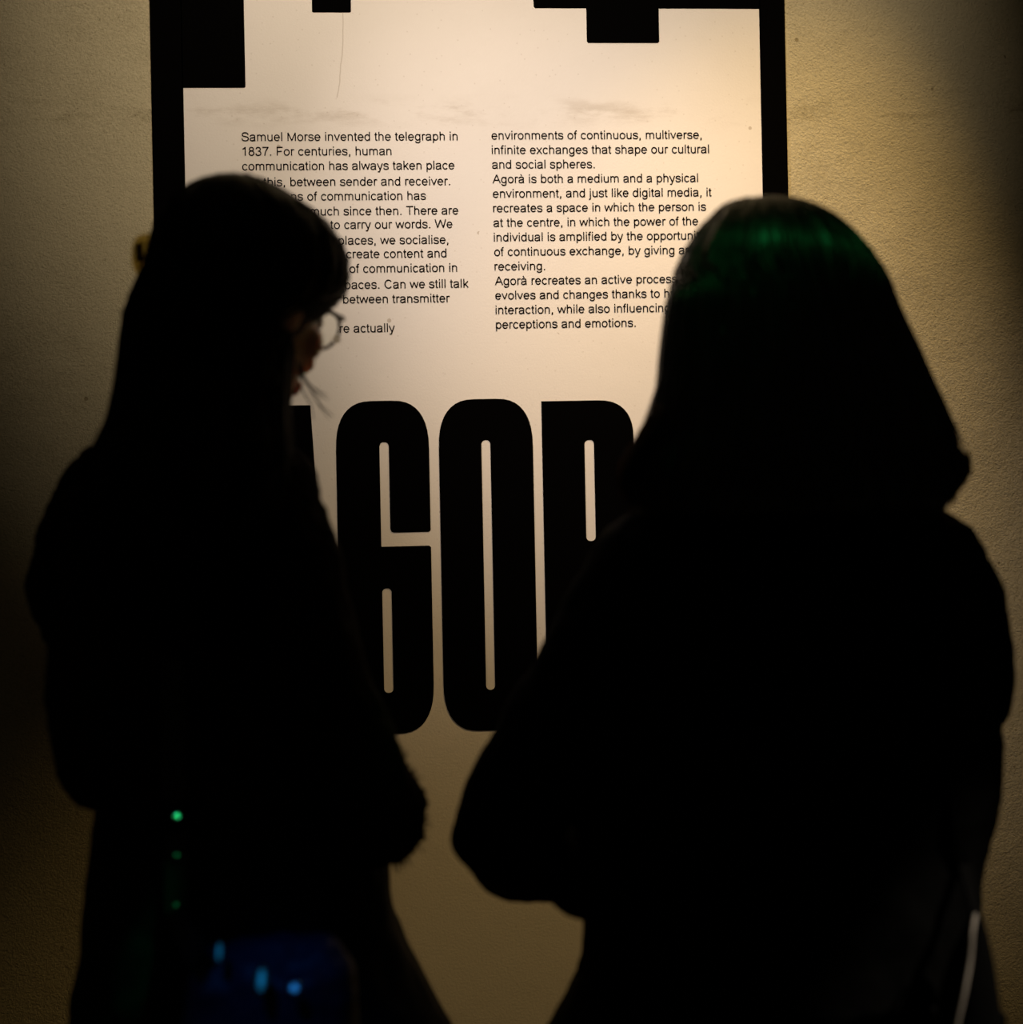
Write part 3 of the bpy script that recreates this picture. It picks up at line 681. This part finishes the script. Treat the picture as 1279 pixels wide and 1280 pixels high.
# shoulder bag of the left woman: strap with studs down the back, patent body lit by the blue lamp
bag = empty('shoulder_bag'); tag(bag, 'dark glossy shoulder bag with studded strap at the back of the left person', 'bag')
bm = bmesh.new()
loft(bm, [rg(1172, 262, 408, 1.348, .014), rg(1185, 246, 425, 1.348, .030), rg(1215, 236, 440, 1.342, .042), rg(1290, 228, 452, 1.342, .050), rg(1370, 236, 446, 1.342, .050), rg(1400, 250, 430, 1.342, .036)], 48, 2.6)
fuse('bag_body', bm, M['patent'], .005, 4, [(.06, .020)], bag)
bm = bmesh.new(); ribbon(bm, laid(woman, ('jacket', 'skirt'), [(217, y) for y in (822, 850, 890, 940, 975)] + [(221, y) for y in (1000, 1040, 1080, 1132)], .011) + [W(228, 1165, 1.345), W(250, 1195, 1.304)], .024, .003, (0, -1, .1))
strap = obj('strap', bm, M['leather'], bag, False)
for (px, py, Yd, r, sx, sz) in ((221.5, 1020, 1.405, .0040, 1, 1), (221, 1069, 1.398, .0032, 1, 1), (221, 1132, 1.382, .0035, 1, 1)):
    bm = bmesh.new(); c = laid(woman, ('jacket', 'skirt'), [(px, py)], .016)[0]; facing_disc(bm, c, half_vec(c, GREEN), r, sx=sx, sz=sz); obj('stud', bm, M['metal' if py < 1030 else 'dull'], strap)
bm = bmesh.new(); c = W(274, 1190, 1.300); facing_disc(bm, c, half_vec(c, BLUE), .006, sx=.65, sz=1.8); obj('buckle', bm, M['teal_tint'], bag)
for (px, py, r, sx, sz) in ((327, 1225, .008, .8, 1.7), (368, 1235, .0058, 1, 1)):  # added reflector discs turned to the blue lamp, for highlights on the glossy bag
    bm = bmesh.new(); c = W(px, py, 1.282); facing_disc(bm, c, half_vec(c, BLUE), r, sx=sx, sz=sz); obj('glint_disc', bm, M['teal_tint' if sz > 1 else 'gunmetal'], bag)

# ---- the woman on the right, shoulder-length hair --------------------------------------------------
Y2 = 1.50
AZ2 = math.radians(-8)
bm = bmesh.new(); hc2 = W(972, 408, Y2 + .005)
P2h, R2h = head_shapes(bm, hc2, AZ2, math.radians(10), 0, 1.0)
tube(bm, [P2h(0, -.03, -.05), W(972, 580, Y2 - .01), W(975, 650, Y2)], [.055, .054, .066])
loft(bm, [rg(635, 880, 1070, Y2, .06), rg(670, 800, 1160, Y2, .08), rg(760, 790, 1170, Y2, .10), rg(920, 800, 1160, Y2, .10), rg(1050, 800, 1160, Y2, .10), rg(1180, 780, 1175, Y2, .115), rg(1290, 760, 1190, Y2, .12), rg(1340, 780, 1180, Y2, .10)])
LB = [W(800, 722, 1.50), W(711, 893, 1.50), W(634, 1042, 1.52), W(720, 1065, 1.66), W(840, 1040, 1.76)]
RB = [W(1160, 702, 1.50), W(1193, 774, 1.51), W(1196, 868, 1.55), W(1150, 985, 1.70), W(1060, 1040, 1.80)]
tube(bm, LB, [.046, .043, .037, .031, .025]); tube(bm, RB, [.046, .043, .038, .031, .025])
hand_shapes(bm, LB[-1], LB[-1] - LB[-2], (0, .7, .7), 1)
hand_shapes(bm, RB[-1], RB[-1] - RB[-2] + Vector((-.05, 0, 0)), (0, .7, .7), -1)
hip2 = W(968, 1260, Y2); feet2 = [Vector((hip2.x - .11, Y2, 0)), Vector((hip2.x + .11, Y2 + .02, 0))]
for sgn, ft in zip((-1, 1), feet2):
    tube(bm, [Vector((hip2.x + sgn * .09, Y2, .78)), Vector((hip2.x + sgn * .10, Y2 + .01, .44)), Vector((ft.x, ft.y, .10))], [.088, .056, .038]); foot_shapes(bm, ft, AZ2 + sgn * .12)
lady = fuse('person', bm, M['skin'], .004, 3)
tag(lady, 'person on the right with shoulder-length hair and bulky black coat, seen from behind', 'person')
for sx in (-1, 1):
    bm = bmesh.new(); ellipsoid(bm, P2h(sx * .030, .074, .004), (.0115,) * 3)
    e_ = obj('eye', bm, M['eye'], lady)
    bm = bmesh.new(); ellipsoid(bm, P2h(sx * .030, .0835, .002), (.0055, .0025, .0055), R2h); obj('iris', bm, M['iris'], e_)
bm = bmesh.new()
loft(bm, [rg(606, 880, 1080, Y2, .066), rg(626, 800, 1150, Y2, .085), rg(640, 780, 1172, Y2, .10), rg(660, 755, 1210, Y2, .115), rg(690, 745, 1228, Y2, .125), rg(760, 745, 1225, Y2, .14), rg(860, 728, 1225, Y2, .145), rg(930, 722, 1250, Y2, .15), rg(1000, 722, 1243, Y2, .15), rg(1076, 726, 1224, Y2, .148), rg(1140, 731, 1216, Y2, .148), rg(1190, 726, 1213, Y2, .15), rg(1212, 718, 1213, Y2, .15)])
tube(bm, LB[:-1] + [LB[-2].lerp(LB[-1], .8)], [.060, .060, .060, .050, .040])
tube(bm, RB[:-1] + [RB[-2].lerp(RB[-1], .8)], [.058, .058, .058, .048, .040])
tube(bm, [W(694, 1096, 1.47), W(742, 1108, 1.46), W(790, 1110, 1.45)], [.024, .037, .044])
coat = fuse('coat', bm, M['coat'], .0055, 4, [(.06, .014)], lady)
bm = bmesh.new()
loft(bm, [rg(1150, 745, 1200, Y2, .135), rg(1205, 722, 1205, Y2, .14), rg(1245, 702, 1212, Y2, .145), rg(1285, 678, 1222, Y2, .15), rg(1340, 672, 1228, Y2, .15), rg(1400, 690, 1220, Y2, .13)])
for sgn, ft in zip((-1, 1), feet2):
    tube(bm, [Vector((hip2.x + sgn * .105, Y2, .72)), Vector((hip2.x + sgn * .105, Y2 + .01, .44)), Vector((ft.x, ft.y, .11))], [.112, .085, .070])
fuse('trousers', bm, M['skirt'], .007, 3, [(.08, .014)], lady)
for sgn, ft in zip((-1, 1), feet2): shoe('shoe', ft, AZ2 + sgn * .12, lady)
H2 = [(247, 940, 975, Y2, .008), (249, 918, 995, Y2, .028), (255, 902, 1012, Y2, .045), (268, 886, 1036, Y2 - .003, .064), (287, 870, 1058, Y2 - .005, .082), (305, 859, 1075, Y2 - .005, .094), (322, 849, 1089, Y2 - .005, .101), (351, 840, 1105, Y2 - .005, .107), (395, 832, 1121, Y2 - .005, .110), (436, 827, 1142, Y2 - .008, .110), (480, 823, 1161, Y2 - .012, .110), (513, 812, 1177, Y2 - .018, .111), (546, 802, 1186, Y2 - .025, .114), (575, 795, 1189, Y2 - .035, .118), (600, 791, 1187, Y2 - .045, .120), (620, 786, 1186, Y2 - .05, .119), (640, 792, 1176, Y2 - .05, .116)]
FACE2 = math.radians(98)
def gap2(py): return 0.0 if py < 330 else min(1.0, (py - 330) / 30) * math.radians(50)
bm = bmesh.new(); hair_mesh(bm, H2, FACE2, gap2, .02); strands(bm, H2, FACE2, gap2, 900, .0010, 560, 628, .008, 21, .003, 14, 18)
hair2 = obj('hair', bm, M['gloss_hair'], lady)
# curled ends, a lighter brown where the light comes through
rs = random.Random(5)
for left in (True, False):
    bm = bmesh.new()
    for k in range(140):
        if left: a = Vector((rs.uniform(818, 835), rs.uniform(500, 540))); b = Vector((rs.uniform(782, 796), rs.uniform(560, 585))); c = Vector((rs.uniform(771, 788), rs.uniform(588, 612))); d = Vector((rs.uniform(784, 806), rs.uniform(618, 644)))
        else: a = Vector((rs.uniform(1165, 1182), rs.uniform(520, 545))); b = Vector((rs.uniform(1186, 1198), rs.uniform(556, 574))); c = Vector((rs.uniform(1194, 1215), rs.uniform(568, 594))); d = Vector((rs.uniform(1172, 1196), rs.uniform(598, 632)))
        y = rs.uniform(-.05, .05) + Y2 - .03
        tube(bm, [W(a.x, a.y, y), W(b.x, b.y, y), W(c.x, c.y, y + .005), W(d.x, d.y, y + .01)], [.0009, .0009, .0008, .0004], 4, None, False, 3)
    obj('hair_end', bm, M['hair_tip'], lady)['label'] = 'curled brown hair ends'
# badge on the sleeve side of the coat
pin = empty('coat_badge'); tag(pin, 'tiny shiny badge on the back of the right person\'s coat', 'badge')
bm = bmesh.new(); c = laid(lady, ('coat',), [(816, 887)], .003)[0]; facing_disc(bm, c, half_vec(c, GREEN), .006); obj('badge_face', bm, M['leather'], pin)

# side bag of the right woman
bag2 = empty('handbag'); tag(bag2, 'dark handbag with pale piping beside the right person\'s hip at the photo edge', 'bag')
YB = 1.343
bm = bmesh.new()
loft(bm, [rg(1141, 1217, 1227, YB, .006), rg(1165, 1206, 1233, YB, .014), rg(1200, 1192, 1239, YB, .024), rg(1240, 1182, 1243, YB, .034), rg(1300, 1172, 1250, YB, .040), rg(1400, 1165, 1255, YB, .042), rg(1430, 1172, 1250, YB, .036)], 32, 2.4)
obj('bag_body', bm, M['coat'], bag2)
bm = bmesh.new(); tube(bm, [W(1219.5, 1144, YB - .008), W(1216, 1165, YB - .022), W(1213, 1200, YB - .03), W(1206, 1240, YB - .042), W(1196, 1285, YB - .047), W(1185, 1350, YB - .047)], .0019, 8); obj('piping', bm, M['trim'], bag2)
bm = bmesh.new(); ellipsoid(bm, W(1243, 1257, YB - .012), (.0042,) * 3); obj('stud', bm, M['trim'], bag2)
bm = bmesh.new(); box(bm, W(1241, 1290, YB) - Vector((0, .012, 0)), W(1252, 1262, YB) + Vector((0, .012, 0))); obj('tab', bm, M['leather'], bag2, False)
bm = bmesh.new(); ribbon(bm, [W(1222, 1150, YB)] + laid(lady, ('coat',), [(1205, 1080), (1198, 1030), (1192, 980), (1185, 920), (1178, 860), (1170, 800), (1160, 740), (1150, 700), (1140, 675)], .010), .014, .003, (0.3, -1, 0)); obj('strap', bm, M['coat'], bag2, False)
